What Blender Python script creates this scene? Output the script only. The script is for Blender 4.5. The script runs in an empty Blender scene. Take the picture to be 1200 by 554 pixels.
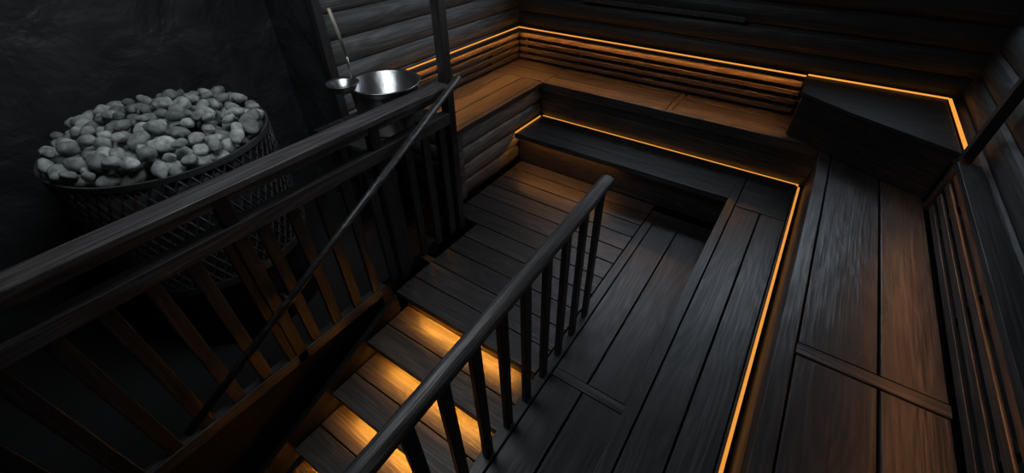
import bpy, bmesh, math, random
from mathutils import Vector, Matrix, Euler, noise
random.seed(7)
H=3.23
sc=bpy.context.scene
def Z(d): return H-d

# ---------------------------------------------------------------- materials
def nt(name):
    m=bpy.data.materials.new(name); m.use_nodes=True
    t=m.node_tree; return m,t,t.nodes['Principled BSDF']
def wood(name,axis,col=(0.0205,0.0195,0.020),hi=(0.072,0.068,0.068),rough=0.35,bump=0.45,spec=0.75,knot=0.20):
    m,t,b=nt(name); N=t.nodes; L=t.links
    tc=N.new('ShaderNodeTexCoord'); geo=N.new('ShaderNodeNewGeometry')
    mul=N.new('ShaderNodeMath'); mul.operation='MULTIPLY'; mul.inputs[1].default_value=37.0
    L.new(geo.outputs['Random Per Island'],mul.inputs[0])
    add=N.new('ShaderNodeVectorMath'); add.operation='ADD'
    L.new(tc.outputs['Object'],add.inputs[0]); L.new(mul.outputs[0],add.inputs[1])
    def mp(al,cr):
        v=N.new('ShaderNodeMapping'); s=[cr,cr,cr]; s[axis]=al
        v.inputs['Scale'].default_value=s; L.new(add.outputs[0],v.inputs['Vector']); return v
    a=mp(0.5,5.0); n1=N.new('ShaderNodeTexNoise'); n1.inputs['Scale'].default_value=1.0; n1.inputs['Detail'].default_value=1.0
    n1.inputs['Distortion'].default_value=0.2
    L.new(a.outputs[0],n1.inputs['Vector'])
    k=mp(1.7,4.6); vo=N.new('ShaderNodeTexVoronoi'); vo.inputs['Scale'].default_value=1.0; L.new(k.outputs[0],vo.inputs['Vector'])
    kr=N.new('ShaderNodeMapRange'); kr.interpolation_type='SMOOTHSTEP'; kr.inputs[1].default_value=0.03; kr.inputs[2].default_value=knot; L.new(vo.outputs['Distance'],kr.inputs[0])
    ks=N.new('ShaderNodeMath'); ks.operation='MULTIPLY_ADD'; L.new(kr.outputs[0],ks.inputs[0]); ks.inputs[1].default_value=-0.16; L.new(n1.outputs[0],ks.inputs[2])
    r=N.new('ShaderNodeMath'); r.operation='MULTIPLY'; r.inputs[1].default_value=30
    L.new(ks.outputs[0],r.inputs[0])
    fr=N.new('ShaderNodeMath'); fr.operation='PINGPONG'; fr.inputs[1].default_value=1.0; L.new(r.outputs[0],fr.inputs[0])
    c=mp(2.5,80.0); n2=N.new('ShaderNodeTexNoise'); n2.inputs['Scale'].default_value=1.0; n2.inputs['Detail'].default_value=4
    L.new(c.outputs[0],n2.inputs['Vector'])
    mx=N.new('ShaderNodeMath'); mx.operation='MULTIPLY'; L.new(fr.outputs[0],mx.inputs[0]); mx.inputs[1].default_value=0.22
    ad=N.new('ShaderNodeMath'); ad.operation='MULTIPLY_ADD'; L.new(n2.outputs[0],ad.inputs[0]); ad.inputs[1].default_value=0.9; L.new(mx.outputs[0],ad.inputs[2])
    km=N.new('ShaderNodeMath'); km.operation='MULTIPLY'; L.new(ad.outputs[0],km.inputs[0])
    kk=N.new('ShaderNodeMapRange'); kk.inputs[3].default_value=0.35; L.new(kr.outputs[0],kk.inputs[0]); L.new(kk.outputs[0],km.inputs[1])
    cr=N.new('ShaderNodeValToRGB'); cr.color_ramp.elements[0].position=0.18; cr.color_ramp.elements[0].color=(*[c_*0.4 for c_ in col],1)
    cr.color_ramp.elements[1].position=0.9; cr.color_ramp.elements[1].color=(*hi,1)
    e=cr.color_ramp.elements.new(0.5); e.color=(*col,1)
    L.new(km.outputs[0],cr.inputs[0])
    hv=N.new('ShaderNodeHueSaturation'); L.new(cr.outputs[0],hv.inputs['Color'])
    rv=N.new('ShaderNodeMapRange'); rv.inputs[3].default_value=0.6; rv.inputs[4].default_value=1.4
    L.new(geo.outputs['Random Per Island'],rv.inputs[0]); L.new(rv.outputs[0],hv.inputs['Value'])
    L.new(hv.outputs[0],b.inputs['Base Color'])
    rr=N.new('ShaderNodeMapRange'); rr.inputs[3].default_value=rough+0.20; rr.inputs[4].default_value=rough-0.04
    L.new(ad.outputs[0],rr.inputs[0]); L.new(rr.outputs[0],b.inputs['Roughness'])
    b.inputs['Specular IOR Level'].default_value=spec
    d=mp(3.0,9.0); n3=N.new('ShaderNodeTexNoise'); n3.inputs['Scale'].default_value=1.0; n3.inputs['Detail'].default_value=2; L.new(d.outputs[0],n3.inputs['Vector'])
    b2=N.new('ShaderNodeBump'); b2.inputs['Strength'].default_value=0.4; b2.inputs['Distance'].default_value=0.02; L.new(n3.outputs[0],b2.inputs['Height'])
    bp=N.new('ShaderNodeBump'); bp.inputs['Strength'].default_value=bump; bp.inputs['Distance'].default_value=0.005
    L.new(km.outputs[0],bp.inputs['Height']); L.new(b2.outputs[0],bp.inputs['Normal']); L.new(bp.outputs[0],b.inputs['Normal'])
    return m
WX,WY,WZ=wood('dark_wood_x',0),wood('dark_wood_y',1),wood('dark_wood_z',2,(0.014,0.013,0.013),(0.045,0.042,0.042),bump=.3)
RAIL=wood('handrail_wood',1,(0.05,0.046,0.046),(0.15,0.138,0.134),.36,.4)
CAB=wood('cabinet_wood',0,(0.009,0.009,0.009),(0.026,0.026,0.026),.5,.25,spec=.4)
SLX=wood('slat_wood_x',0,(0.05,0.038,0.03),(0.13,0.10,0.08),.45,.3)
SLY=wood('slat_wood_y',1,(0.03,0.026,0.023),(0.09,0.075,0.065),.45,.3)
SX=wood('step_wood_x',0,(0.035,0.026,0.020),(0.13,0.095,0.066),.42)
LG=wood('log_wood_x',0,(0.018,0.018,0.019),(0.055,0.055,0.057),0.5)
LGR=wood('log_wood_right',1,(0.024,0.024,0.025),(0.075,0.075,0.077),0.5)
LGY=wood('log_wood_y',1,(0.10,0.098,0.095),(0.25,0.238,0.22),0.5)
def simple(name,col,rough,metal=0.0,nsc=0,bump=0,detail=5,dist=0.01,ramp=None,distort=0):
    m,t,b=nt(name); b.inputs['Base Color'].default_value=(*col,1); b.inputs['Roughness'].default_value=rough; b.inputs['Metallic'].default_value=metal
    if nsc:
        tc=t.nodes.new('ShaderNodeTexCoord'); n=t.nodes.new('ShaderNodeTexNoise'); n.inputs['Scale'].default_value=nsc; n.inputs['Detail'].default_value=detail
        n.inputs['Distortion'].default_value=distort
        t.links.new(tc.outputs['Object'],n.inputs['Vector'])
        bp=t.nodes.new('ShaderNodeBump'); bp.inputs['Strength'].default_value=bump; bp.inputs['Distance'].default_value=dist
        t.links.new(n.outputs[0],bp.inputs['Height']); t.links.new(bp.outputs[0],b.inputs['Normal'])
        if ramp:
            cr=t.nodes.new('ShaderNodeValToRGB'); cr.color_ramp.elements[0].color=(*ramp[0],1); cr.color_ramp.elements[1].color=(*ramp[1],1)
            cr.color_ramp.elements[0].position=0.35; cr.color_ramp.elements[1].position=0.7
            t.links.new(n.outputs[0],cr.inputs[0]); t.links.new(cr.outputs[0],b.inputs['Base Color'])
    return m
PLA=simple('black_plaster',(0.05,0.05,0.05),0.5,0,3.0,0.7,9,0.08,((0.027,0.029,0.030),(0.050,0.053,0.055)),0.4)
STEEL=simple('brushed_steel',(0.42,0.42,0.42),0.3,1.0,12,0.15,5,0.02)
IRON=simple('black_iron',(0.11,0.11,0.115),0.4,0.5,20,0.1)
DARK=simple('dark_floor',(0.010,0.010,0.011),0.7,0,8,0.3)
PALE=wood('pale_wood_z',2,(0.45,0.38,0.28),(0.65,0.58,0.45))
def emis(name,col,s):
    m,t,b=nt(name); b.inputs['Base Color'].default_value=(0,0,0,1); b.inputs['Emission Color'].default_value=(*col,1); b.inputs['Emission Strength'].default_value=s
    return m
OR=(1.0,0.38,0.055)
LEDB=emis('led_backrest',OR,1.0)
LEDL=emis('led_lower_bench',OR,0.85)
LEDS=emis('led_stair',(1.0,.40,.05),150.0)
LEDP=emis('led_under',(1.0,.38,.09),26.0)
LEDR=emis('led_under_right',(1.0,.38,.12),17.0)
LEDK=emis('led_under_back',(1.0,.36,.07),55.0)
def stone_mat():
    m,t,b=nt('sauna_stone'); N=t.nodes; L=t.links
    tc=N.new('ShaderNodeTexCoord'); g=N.new('ShaderNodeNewGeometry')
    n=N.new('ShaderNodeTexNoise'); n.inputs['Scale'].default_value=28; n.inputs['Detail'].default_value=6; L.new(tc.outputs['Object'],n.inputs['Vector'])
    cr=N.new('ShaderNodeValToRGB'); cr.color_ramp.elements[0].color=(0.22,0.23,0.222,1); cr.color_ramp.elements[1].color=(0.62,0.64,0.61,1)
    cr.color_ramp.elements[0].position=0.3; cr.color_ramp.elements[1].position=0.75; L.new(n.outputs[0],cr.inputs[0])
    hv=N.new('ShaderNodeHueSaturation'); L.new(cr.outputs[0],hv.inputs['Color'])
    rv=N.new('ShaderNodeMapRange'); rv.inputs[3].default_value=0.4; rv.inputs[4].default_value=1.25; L.new(g.outputs['Random Per Island'],rv.inputs[0]); L.new(rv.outputs[0],hv.inputs['Value'])
    L.new(hv.outputs[0],b.inputs['Base Color']); b.inputs['Roughness'].default_value=0.75
    bp=N.new('ShaderNodeBump'); bp.inputs['Strength'].default_value=0.5; bp.inputs['Distance'].default_value=0.005; L.new(n.outputs[0],bp.inputs['Height']); L.new(bp.outputs[0],b.inputs['Normal'])
    return m
STONE=stone_mat()
# ---------------------------------------------------------------- mesh helpers
def finish(name,bm,mats,bevel=0,smooth=False,parent=None):
    bmesh.ops.recalc_face_normals(bm,faces=bm.faces)
    me=bpy.data.meshes.new(name); bm.to_mesh(me); bm.free()
    for m in mats: me.materials.append(m)
    o=bpy.data.objects.new(name,me); sc.collection.objects.link(o)
    if smooth:
        for p in me.polygons: p.use_smooth=True
    if bevel:
        md=o.modifiers.new('bevel','BEVEL'); md.width=bevel; md.segments=2; md.limit_method='ANGLE'
    if parent: o.parent=parent
    return o
def box(bm,x0,x1,y0,y1,dt,db,mi=0):
    vs=[bm.verts.new((x,y,z)) for x in (x0,x1) for y in (y0,y1) for z in (Z(db),Z(dt))]
    for f in ((0,1,3,2),(4,6,7,5),(0,4,5,1),(2,3,7,6),(0,2,6,4),(1,5,7,3)):
        fc=bm.faces.new([vs[i] for i in f]); fc.material_index=mi
def boxes(name,lst,mats,bevel=0.004,parent=None):
    bm=bmesh.new()
    for b in lst: box(bm,*b)
    return finish(name,bm,mats,bevel,parent=parent)
W3=[WX,WY,WZ]
def logs(bm,axis,pos,out,a0,a1,dt,db,n,bulge=0.03,mi=0):
    h=(db-dt)/n
    for i in range(n):
        t=dt+i*h; prof=[]
        K=8
        for k in range(K+1):
            s=k/K; ang=math.pi*s
            prof.append((out*(bulge*math.sin(ang)**0.6), t+h*(0.02+0.96*s)))
        prof.append((-out*0.06,t+h*0.98)); prof.append((-out*0.06,t+h*0.02))
        ends=[]
        for a in (a0,a1):
            ends.append([bm.verts.new((a,pos+p,Z(d)) if axis==0 else (pos+p,a,Z(d))) for p,d in prof])
        m=len(prof)
        for k in range(m):
            f=bm.faces.new([ends[0][k],ends[0][(k+1)%m],ends[1][(k+1)%m],ends[1][k]]); f.material_index=mi
        for e in ends:
            f=bm.faces.new(e); f.material_index=mi
def tube(bm,p0,p1,r0,r1=None,seg=14,sx=1.0,mi=0):
    r1=r1 or r0; p0=Vector(p0);p1=Vector(p1); d=(p1-p0).normalized()
    up=Vector((0,0,1)) if abs(d.z)<0.9 else Vector((0,1,0))
    a=d.cross(up).normalized(); b=a.cross(d)
    rings=[]
    for p,r in ((p0,r0),(p1,r1)):
        rings.append([bm.verts.new(p+(a*math.cos(t)*sx+b*math.sin(t))*r) for t in [2*math.pi*i/seg for i in range(seg)]])
    for i in range(seg):
        bm.faces.new([rings[0][i],rings[0][(i+1)%seg],rings[1][(i+1)%seg],rings[1][i]]).material_index=mi
    for r in rings: bm.faces.new(r).material_index=mi
# ---------------------------------------------------------------- levels
dS,dB,d1,d0=1.60,1.24,1.97,2.33
FL=3.23; CE=-0.75
xL=-2.98; yB=4.52; xR=1.10
# room
boxes('floor',[(-3.6,xR+.1,-2.1,yB+.1,FL,FL+.1)],[DARK],0)
boxes('ceiling',[(-3.6,xR+.1,-2.1,yB+.1,CE-.1,CE)],[WY],0)
boxes('wall_heater_side',[(-3.75,-3.6,-2.1,2.05,CE,FL)],[PLA],0)
boxes('wall_return',[(-3.6,xL-.08,1.93,2.05,CE,FL)],[PLA],0)
boxes('wall_front',[(-3.6,xR+.1,-2.2,-2.1,CE,FL)],[PLA],0)
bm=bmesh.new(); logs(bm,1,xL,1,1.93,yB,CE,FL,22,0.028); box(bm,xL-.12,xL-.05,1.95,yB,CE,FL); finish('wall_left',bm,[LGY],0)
bm=bmesh.new(); logs(bm,0,yB,-1,xL,xR,0.56,FL,15,0.028); logs(bm,0,yB,-1,xL,-2.12,CE,0.56,7,0.028); logs(bm,0,yB,-1,-0.58,-.22,CE,0.56,7,0.028)
logs(bm,0,yB,-1,.92,xR,CE,0.56,7,0.028)
logs(bm,0,yB,-1,-2.12,.92,CE,-0.35,2,0.028); box(bm,xL,xR,yB+.05,yB+.1,.56,FL); finish('wall_back',bm,[LG],0)
bm=bmesh.new(); logs(bm,1,xR,-1,-2.1,yB,CE,FL,22,0.028); box(bm,xR+.05,xR+.12,-2.1,yB,CE,FL); finish('wall_right',bm,[LGR],0)
SKY=emis('daylight_pane',(0.76,0.87,1.0),4.4)
def window(name,a,b_,dt,db):
    boxes(name,[(a-.04,b_+.04,yB-.05,yB+.05,db,db+.04,0),(a-.04,b_+.04,yB-.05,yB+.05,dt-.04,dt,0),(a-.04,a,yB-.05,yB+.05,dt,db,0),(b_,b_+.04,yB-.05,yB+.05,dt,db,0),
     ((a+b_)/2-.02,(a+b_)/2+.02,yB-.03,yB+.03,dt,db,0),(a,b_,yB+.03,yB+.04,dt,db,1)],[WX,SKY],0.003)
window('window_1',-2.08,-.62,-.31,.52); window('added_light_window',-.18,.88,-.31,.42)  # second one is added out of view, to put sheen on the boards
boxes('trim_1',[(-2.14,-0.56,yB-.10,yB-.03,0.86,0.90,0)],[RAIL])
# upper bench
L=[]
ys=3.92; xf=0.35; xl=-2.27; yl=2.48
g=0.010
for i in range(3):
    a=ys+0.02+i*0.185
    for (p,q) in ((-2.25,-0.93),(-0.87,1.02)):
        L.append((p,q,a+g/2,a+0.185-g/2,dS,dS+.035,0))
L.append((-0.93+.005,-0.87-.005,ys+.02,yB-.03,dS,dS+.035,1))
L.append((xl,xf+.0,ys-.02,ys+.02-.004,dS-.002,dS+.09,0))
for i in range(3):
    a=xl-0.03-(i+1)*0.215
    L.append((max(a,-2.94)+g/2,a+0.215-g/2,yl,ys+.0,dS,dS+.035,1))
L.append((xl-.03,xl+.02,yl,ys-.02,dS-.002,dS+.05,1))
for (p,q) in ((ys+.01,4.2),(4.2,yB-.03)): L.append((-2.94,-2.26,p,q-.006,dS,dS+.035,0))
L.append((xf,xf+.075,-1.6,ys-.024,dS-.004,dS+.10,1))
for (p,q) in ((-1.6,1.625),(1.70,ys+.0)):
    L.append((xf+.085,0.735,p+.003,q-.003,dS,dS+.035,1)); L.append((0.747,0.975,p+.003,q-.003,dS,dS+.035,1))
L.append((xf+.08,0.98,1.63,1.695,dS-.004,dS+.035,0))
L.append((xf+.02,xf+.05,-1.6,ys+.02,dS+.10,d1+.3,1))
for k in range(3): L.append((xl,xf+.02,ys+.005,ys+.03,dS+.09+k*.1,dS+.186+k*.1,0))
o=boxes('upper_bench',L,W3)
bm=bmesh.new(); logs(bm,1,xl-.03,1,yl,ys,dS+.05,d0,4,0.03); logs(bm,0,yl+.03,-1,-2.93,xl,dS+.05,d0,4,0.03); finish('log_front',bm,[LGY],parent=o)
# lower bench (level 1)
L=[]
yf=3.37
for i in range(3):
    a=yf+i*0.165; L.append((xl+.02,-0.125+.0,a+.003,a+.160,d1,d1+.035,0))
L.append((xl+.02,-.13,yf+.10,yf+.13,d1+.04,d0-.002,0))
L.append((xl+.02,-.13,yf+.003,yf+.018,d1+.034,d1+.056,0))
L.append((-0.125,-0.06,-1.6,yf+.49,d1-.006,d1+.08,1))
L.append((-0.052,0.128,-1.6,3.28,d1,d1+.035,1)); L.append((0.138,0.31,-1.6,3.28,d1,d1+.035,1))
L.append((-0.052,0.31,3.285,3.35,d1-.003,d1+.035,0)); L.append((-.052,.31,3.357,3.6,d1,d1+.035,0)); L.append((-.052,.31,3.607,3.86,d1,d1+.035,0))
L.append((-0.10,-0.07,-1.6,yf+.04,d1+.04,d0-.002,1))
L.append((0.315,0.325,-1.6,3.86,d1-.014,d1+.03,1)); L.append((xl+.03,0.315,3.872,3.882,d1-.014,d1+.03,0))
lowb=boxes('lower_bench',L,W3)
# platform + step strip
L=[]
y=1.29
while y<3.38:
    xs=-1.93 if y<2.1 else -2.22
    L.append((xs,-0.70,y+.005,min(y+.195,yf+.095),d0,d0+.035,0)); y+=0.2
L.append((-0.69,-0.62,-1.6,3.18,d0-.004,d0+.12,1))
for p,q in ((-1.6,1.34),(1.41,3.18)):
    L.append((-0.612,-0.402,p,q,d0,d0+.035,1)); L.append((-0.392,-0.13,p,q,d0,d0+.035,1))
L.append((-0.612,-.13,1.345,1.405,d0-.002,d0+.035,0)); L.append((-0.69,-.13,3.185,3.38,d0,d0+.035,0))
L.append((-0.70,-0.67,-1.6,1.29,d0+.12,FL,1))
L.append((-2.2,-.14,1.7,1.76,d0+.04,FL,0)); L.append((-1.9,-.72,1.295,1.31,d0+.034,d0+.058,0))
boxes('sauna_platform',L,W3)
# stairs
L=[];E=[]
for i in range(1,5):
    dt=d0+.18*i; yb=1.29-.36*(i-1); yf_=yb-.36
    L.append((-1.89,-0.715,yf_+.0,yf_+.195,dt,dt+.04,0)); L.append((-1.89,-0.715,yf_+.203,yb+.05,dt,dt+.04,0))
    L.append((-1.89,-0.715,yf_,yf_+.014,dt+.039,dt+.060,0))
    L.append((-1.89,-0.715,yb+.05,yb+.07,dt-.138,dt+.04,0))
    E.append((-1.74,-0.88,yb+.020,yb+.032,dt-.136,dt-.130,2))
L.append((-1.89,-.715,-.15+.02,-.15+.04,3.05+.08,FL,0))
bm=bmesh.new()
for b in L: box(bm,*b)
for x0,x1 in ((-1.945,-1.905),):
    pts=[(1.28,d0+.02),(1.28,d0+.35),(-.6,FL),(-.6,FL-.12),(-.35,FL-.25)]
    vs=[[bm.verts.new((x,y,Z(d))) for y,d in pts] for x in (x0,x1)]
    for v in vs: bm.faces.new(v).material_index=1
    for k in range(5): bm.faces.new([vs[0][k],vs[0][(k+1)%5],vs[1][(k+1)%5],vs[1][k]]).material_index=1
finish('staircase',bm,[SX,CAB,WZ],.004)
boxes('floor_heater_side',[(-3.59,-2.08,-2.09,1.92,d0,FL)],[DARK],0)
LM=[LEDB,LEDL,LEDS,LEDP,LEDR,LEDK]
boxes('led_strip',E,LM,0)
# LED strips
E=[(-2.905,-2.885,2.42,4.39,dB-.004,dB-.0005,0),(-2.90,0.05,4.40,4.43,dB-.004,dB-.0005,0),
     (0.06,1.0,4.43,4.45,dB-.012,dB-.004,0),(1.0,1.02,3.42,4.44,dB-.012,dB-.004,0)]
E+= [(-2.84,0.03,4.390,4.400,dB+.027,dB+.031,5),(.962,.974,-1.6,3.28,dB+.027,dB+.031,4),(-2.872,-2.860,2.45,4.36,dB+.027,dB+.031,5)]
boxes('led_strip',E,LM,0)
E= [(0.33,0.345,-1.6,3.86,d1-.010,d1+.0,1),(xl+.05,0.33,3.886,3.908,d1-.010,d1,1),(xl+.022,xl+.035,yf,3.88,d1-.010,d1-.002,1)]
E+= [(-2.2,-1.15,yf+.03,yf+.05,d1+.036,d1+.042,3)]
boxes('bench_led_strip',E,LM,0,lowb)
# backrests
L=[]
L.append((-2.92,0.05,4.377,4.50,dB,dB+.025,0)); L.append((-2.945,-2.848,2.42,4.37,dB,dB+.025,1)); L.append((.955,1.065,-1.6,3.28,dB,dB+.025,1))
L.append((-2.84,0.05,4.377,4.384,dB+.025,dB+.034,0)); L.append((-2.855,-2.848,2.42,4.37,dB+.025,dB+.036,1)); L.append((.955,.959,-1.6,3.28,dB+.024,dB+.034,1))
for k in range(4):
    t=dB+.062+k*.077
    L.append((-2.88,0.05,4.425,4.445,t,t+.038,3)); L.append((-2.91,-2.89,2.42,4.42,t,t+.038,4)); L.append((.985,1.0,-1.6,3.28,t,t+.042,4))
for x in (-2.8,-2.1,-1.4,-.7,0.0): L.append((x-.02,x+.02,4.447,4.47,dB+.025,dS-.002,2))
for y in (2.5,3.2,3.9): L.append((-2.935,-2.912,y-.02,y+.02,dB+.025,dS-.002,2))
for y in (-1.,-.2,.6,1.4,2.2,3.0): L.append((1.002,1.03,y-.02,y+.02,dB+.025,dS-.002,2))
boxes('slatted_backrest',L,W3+[SLX,SLY],.003)
# corner cabinet
bm=bmesh.new()
def prism(pts,dt,db,mi):
    vs=[[bm.verts.new((x,y,Z(d))) for x,y in pts] for d in (dt,db)]
    for v in vs: bm.faces.new(v).material_index=mi
    n=len(pts)
    for k in range(n): bm.faces.new([vs[0][k],vs[0][(k+1)%n],vs[1][(k+1)%n],vs[1][k]]).material_index=mi
P=[(.06,4.42),(.99,4.42),(.99,3.42),(.42,3.74),(.06,4.0)]
prism(P,dB,dB+.03,0)
Q=[(.08,4.41),(.98,4.41),(.98,3.45),(.435,3.76),(.08,4.02)]
for k in range(4): prism(Q,dB+.035+k*.081,dB+.112+k*.081,0)
finish('corner_cabinet',bm,[CAB],.003)
# left slatted railing
R3=[WX,RAIL,WZ]
L=[(-2.07,-1.94,-1.6,2.12,1.03,1.065,1),(-2.02,-1.975,-1.6,2.1,1.065,1.12,1),(-2.04,-1.96,-1.6,2.1,1.23,1.31,1),(-2.03,-1.97,-1.6,1.25,2.25,2.33,1)]
y=-1.2
while y<2.05:
    L.append((-2.005,-1.98,y-.033,y+.033,1.31,2.28,2)); y+=.17
for y in (-.9,.55,1.45): L.append((-2.03,-1.97,y-.035,y+.035,1.06,2.33,2))
boxes('slatted_railing',L,R3,.004)
# posts
boxes('support_post',[(-2.06,-1.99,2.13,2.20,CE,d0,2)],W3,.004)
boxes('support_post',[(-2.28,-2.22,2.36,2.43,1.22,d0,2)],W3,.004)
boxes('support_post',[(-2.93,-2.86,1.84,1.91,CE,d0,2)],W3,.004)
boxes('support_post',[(-2.85,-2.80,1.80,1.86,CE,d0,2)],W3,.004)
boxes('support_post',[(.97,1.025,3.31,3.37,CE,dS,2)],W3,.004)
# stair handrail pole
bm=bmesh.new(); tube(bm,(-1.90,2.16,Z(.98)),(-1.90,-.1,Z(2.11)),.022)
tube(bm,(-1.90,.6,Z(1.76)),(-1.98,.6,Z(1.76)),.012); tube(bm,(-1.90,1.8,Z(1.16)),(-1.98,1.8,Z(1.2)),.012)
finish('stair_handrail',bm,[WY],0,True)
# right balustrade
bm=bmesh.new()
A=Vector((-.675,1.95,Z(1.25))); B=Vector((-.705,-.9,Z(1.50)))
tube(bm,A,B,.034,seg=20,sx=1.25,mi=1)
y=1.88
while y>-.9:
    f_=(y-A.y)/(B.y-A.y); zt=A.z+(B.z-A.z)*f_; xx=A.x+(B.x-A.x)*f_
    vs=[]
    for (xc,zz) in ((xx,zt-.02),(-.655,Z(d0-.004))):
        vs.append([bm.verts.new((xc+dx,y+dy,zz)) for dx,dy in ((-.015,-.03),(.015,-.03),(.015,.03),(-.015,.03))])
    for v in vs: bm.faces.new(v).material_index=2
    for k in range(4): bm.faces.new([vs[0][k],vs[0][(k+1)%4],vs[1][(k+1)%4],vs[1][k]]).material_index=2
    y-=.19
finish('balustrade',bm,R3,.004)
# bucket shelf
boxes('bucket_shelf',[(-2.72,-2.09,1.5+i*.12,1.5+i*.12+.115,1.32,1.35,0) for i in range(6)]+[(-2.70,-2.64,1.55,1.61,1.35,d0,2),(-2.17,-2.11,1.55,1.61,1.35,d0,2),(-2.17,-2.11,2.14,2.2,1.35,d0,2),(-2.70,-2.64,2.14,2.2,1.35,d0,2)],W3,.004)
def lathe(bm,c,prof,seg=48,mi=0):
    rings=[]
    for r,z in prof: rings.append([bm.verts.new((c[0]+r*math.cos(2*math.pi*i/seg),c[1]+r*math.sin(2*math.pi*i/seg),z)) for i in range(seg)])
    for a,b in zip(rings,rings[1:]):
        for i in range(seg):
            f=bm.faces.new([a[i],a[(i+1)%seg],b[(i+1)%seg],b[i]]); f.material_index=mi
    return rings
bm=bmesh.new(); zr=Z(1.0); c=(-2.30,1.86)
lathe(bm,c,[(.001,Z(1.32)),(.19,Z(1.32)),(.205,Z(1.30)),(.225,zr-.05),(.228,zr-.045),(.228,zr-.01),(.243,zr-.004),(.245,zr+.002),(.24,zr+.006),(.222,zr-.003),(.198,Z(1.295)),(.001,Z(1.305))])
bk=finish('water_bucket',bm,[STEEL],0,True)
bm=bmesh.new(); lathe(bm,c,[(.001,Z(1.17)),(.207,Z(1.17))]); finish('water',bm,[simple('water_surface',(0.02,0.02,0.02),0.05)],0,True,bk)
# ladle
bm=bmesh.new(); lc=(-2.33,1.565); lz=Z(.93)
lathe(bm,lc,[(.001,lz-.062),(.04,lz-.058),(.07,lz-.042),(.09,lz-.008),(.096,lz),(.104,lz+.002),(.098,lz+.005),(.085,lz-.006),(.065,lz-.038),(.037,lz-.053),(.001,lz-.056)],32)
tube(bm,(lc[0]-.03,lc[1]+.09,lz),(lc[0]-.03,lc[1]+.10,lz+.14),.007)
tube(bm,(lc[0]-.03,lc[1]+.10,lz+.13),(lc[0]-.04,lc[1]+.06,lz+.40),.009,.011,mi=1)
finish('ladle',bm,[STEEL,PALE],0,True)
# heater
hc=(-2.87,.70); R=.54; zt=Z(1.06)
emp=bpy.data.objects.new('sauna_heater',None); sc.collection.objects.link(emp)
n=60; rows=13
def gp(i,j): return Vector((hc[0]+R*math.cos(2*math.pi*(i+.5*(j%2))/n),hc[1]+R*math.sin(2*math.pi*(i+.5*(j%2))/n),zt-.05-j*.056))
bm2=bmesh.new()
for j in range(rows-1):
    for i in range(n):
        if j%2==0: cs=(gp(i,j+1),gp(i-1,j+1))
        else: cs=(gp(i+1,j+1),gp(i,j+1))
        for q in cs: tube(bm2,gp(i,j),q,.007,seg=4)
def ringband(z0,z1,r0,r1):
    k=64; vs=[[bm2.verts.new((hc[0]+r*math.cos(2*math.pi*i/k),hc[1]+r*math.sin(2*math.pi*i/k),z)) for i in range(k)] for r,z in ((r0,z0),(r1,z0),(r1,z1),(r0,z1))]
    for a in range(4):
        for i in range(k): bm2.faces.new([vs[a][i],vs[a][(i+1)%k],vs[(a+1)%4][(i+1)%k],vs[(a+1)%4][i]])
ringband(zt-.05,zt-.02,R-.006,R+.008); ringband(zt-.77,zt-.72,R-.006,R+.008)
finish('basket',bm2,[IRON],0,False,emp)
bm=bmesh.new(); lathe(bm,hc,[(.001,zt-.12),(R-.03,zt-.12),(R-.03,zt-.8),(R-.02,zt-.82),(R-.02,Z(d0)),(.001,Z(d0))]); finish('drum',bm,[DARK],0,True,emp)
bm=bmesh.new()
def stone(x,y,z,s):
    tmp=bmesh.ops.create_icosphere(bm,subdivisions=3,radius=1.0)['verts']
    sc_=Vector((s*random.uniform(.95,1.45),s*random.uniform(.8,1.08),s*random.uniform(.65,.9)))
    rt=Euler((random.uniform(-.6,.6),random.uniform(-.6,.6),random.uniform(0,6.28))).to_matrix()
    off=Vector((random.random()*50,)*3)
    for v in tmp:
        c0=v.co.copy(); k=1+.25*noise.noise(c0*1.1+off)
        v.co=rt@Vector((c0.x*sc_.x,c0.y*sc_.y,c0.z*sc_.z))*k+Vector((x,y,z))
pts=[]
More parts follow.
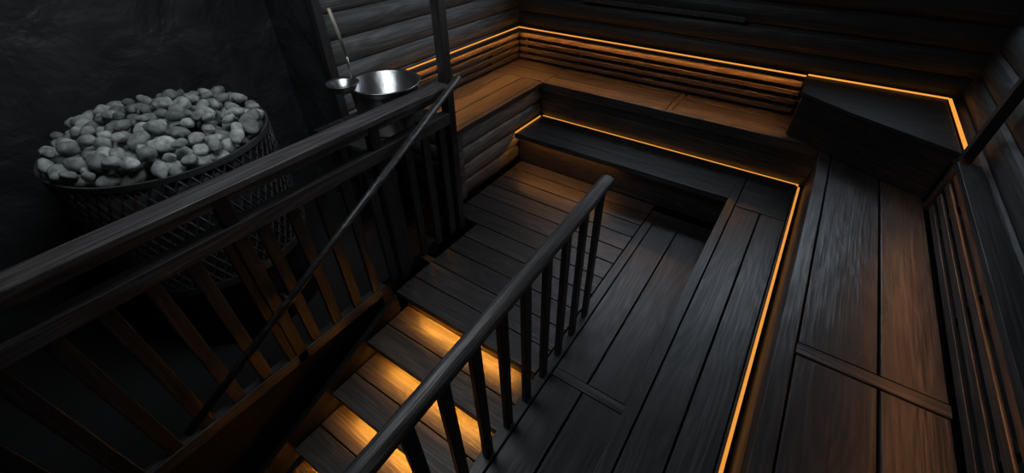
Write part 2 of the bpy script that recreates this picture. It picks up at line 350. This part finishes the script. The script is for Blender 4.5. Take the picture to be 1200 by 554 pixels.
for _ in range(8000):
    a=random.uniform(0,6.283); rr=(R-.035)*math.sqrt(random.random())
    x=rr*math.cos(a);y=rr*math.sin(a)
    if all((x-p[0])**2+(y-p[1])**2>.066**2 for p in pts): pts.append((x,y))
for x,y in pts:
    q=math.hypot(x,y)/R
    stone(hc[0]+x,hc[1]+y,zt-.005+.10*(1-q*q)+random.uniform(-.02,.035),random.choice((.028,.032,.036,.040,.047)))
pts2=[]
for _ in range(3000):
    a=random.uniform(0,6.283); rr=(R-.08)*math.sqrt(random.random()); x=rr*math.cos(a);y=rr*math.sin(a)
    if all((x-p[0])**2+(y-p[1])**2>.085**2 for p in pts2): pts2.append((x,y))
for x,y in pts2:
    q=math.hypot(x,y)/R; stone(hc[0]+x,hc[1]+y,zt-.07+.08*(1-q*q),.055)
finish('stones',bm,[STONE],0,True,emp)
# ---------------------------------------------------------------- lights
def area(name,loc,rot,sx,sy,e,col):
    l=bpy.data.lights.new(name,'AREA'); l.shape='RECTANGLE'; l.size=sx; l.size_y=sy; l.energy=e; l.color=col
    o=bpy.data.objects.new(name,l); o.location=loc; o.rotation_euler=rot; sc.collection.objects.link(o)
area('overhead_fill',(-1.8,1.0,Z(CE)-.03),(0,0,0),1.0,1.0,17,(.88,.95,1.0))  # unseen fill added overhead to brighten the heater recess and stones
w=bpy.data.worlds.new('w'); sc.world=w; w.use_nodes=True; w.node_tree.nodes['Background'].inputs[0].default_value=(.5,.6,.8,1); w.node_tree.nodes['Background'].inputs[1].default_value=.05
# ---------------------------------------------------------------- camera
f,yaw,pitch=490.5,math.radians(-34.11),math.radians(39.8)
cd=bpy.data.cameras.new('camera'); cd.sensor_fit='HORIZONTAL'; cd.sensor_width=36; cd.lens=36*f/1200; cd.clip_start=.02
cam=bpy.data.objects.new('camera',cd); sc.collection.objects.link(cam); sc.camera=cam
fw=Vector((math.sin(yaw)*math.cos(pitch),math.cos(yaw)*math.cos(pitch),-math.sin(pitch))); r_=Vector((math.cos(yaw),-math.sin(yaw),0)); u_=r_.cross(fw)
M=Matrix((r_,u_,-fw)).transposed().to_4x4(); M.translation=Vector((0,0,H)); cam.matrix_world=M
sc.view_settings.view_transform='Standard'
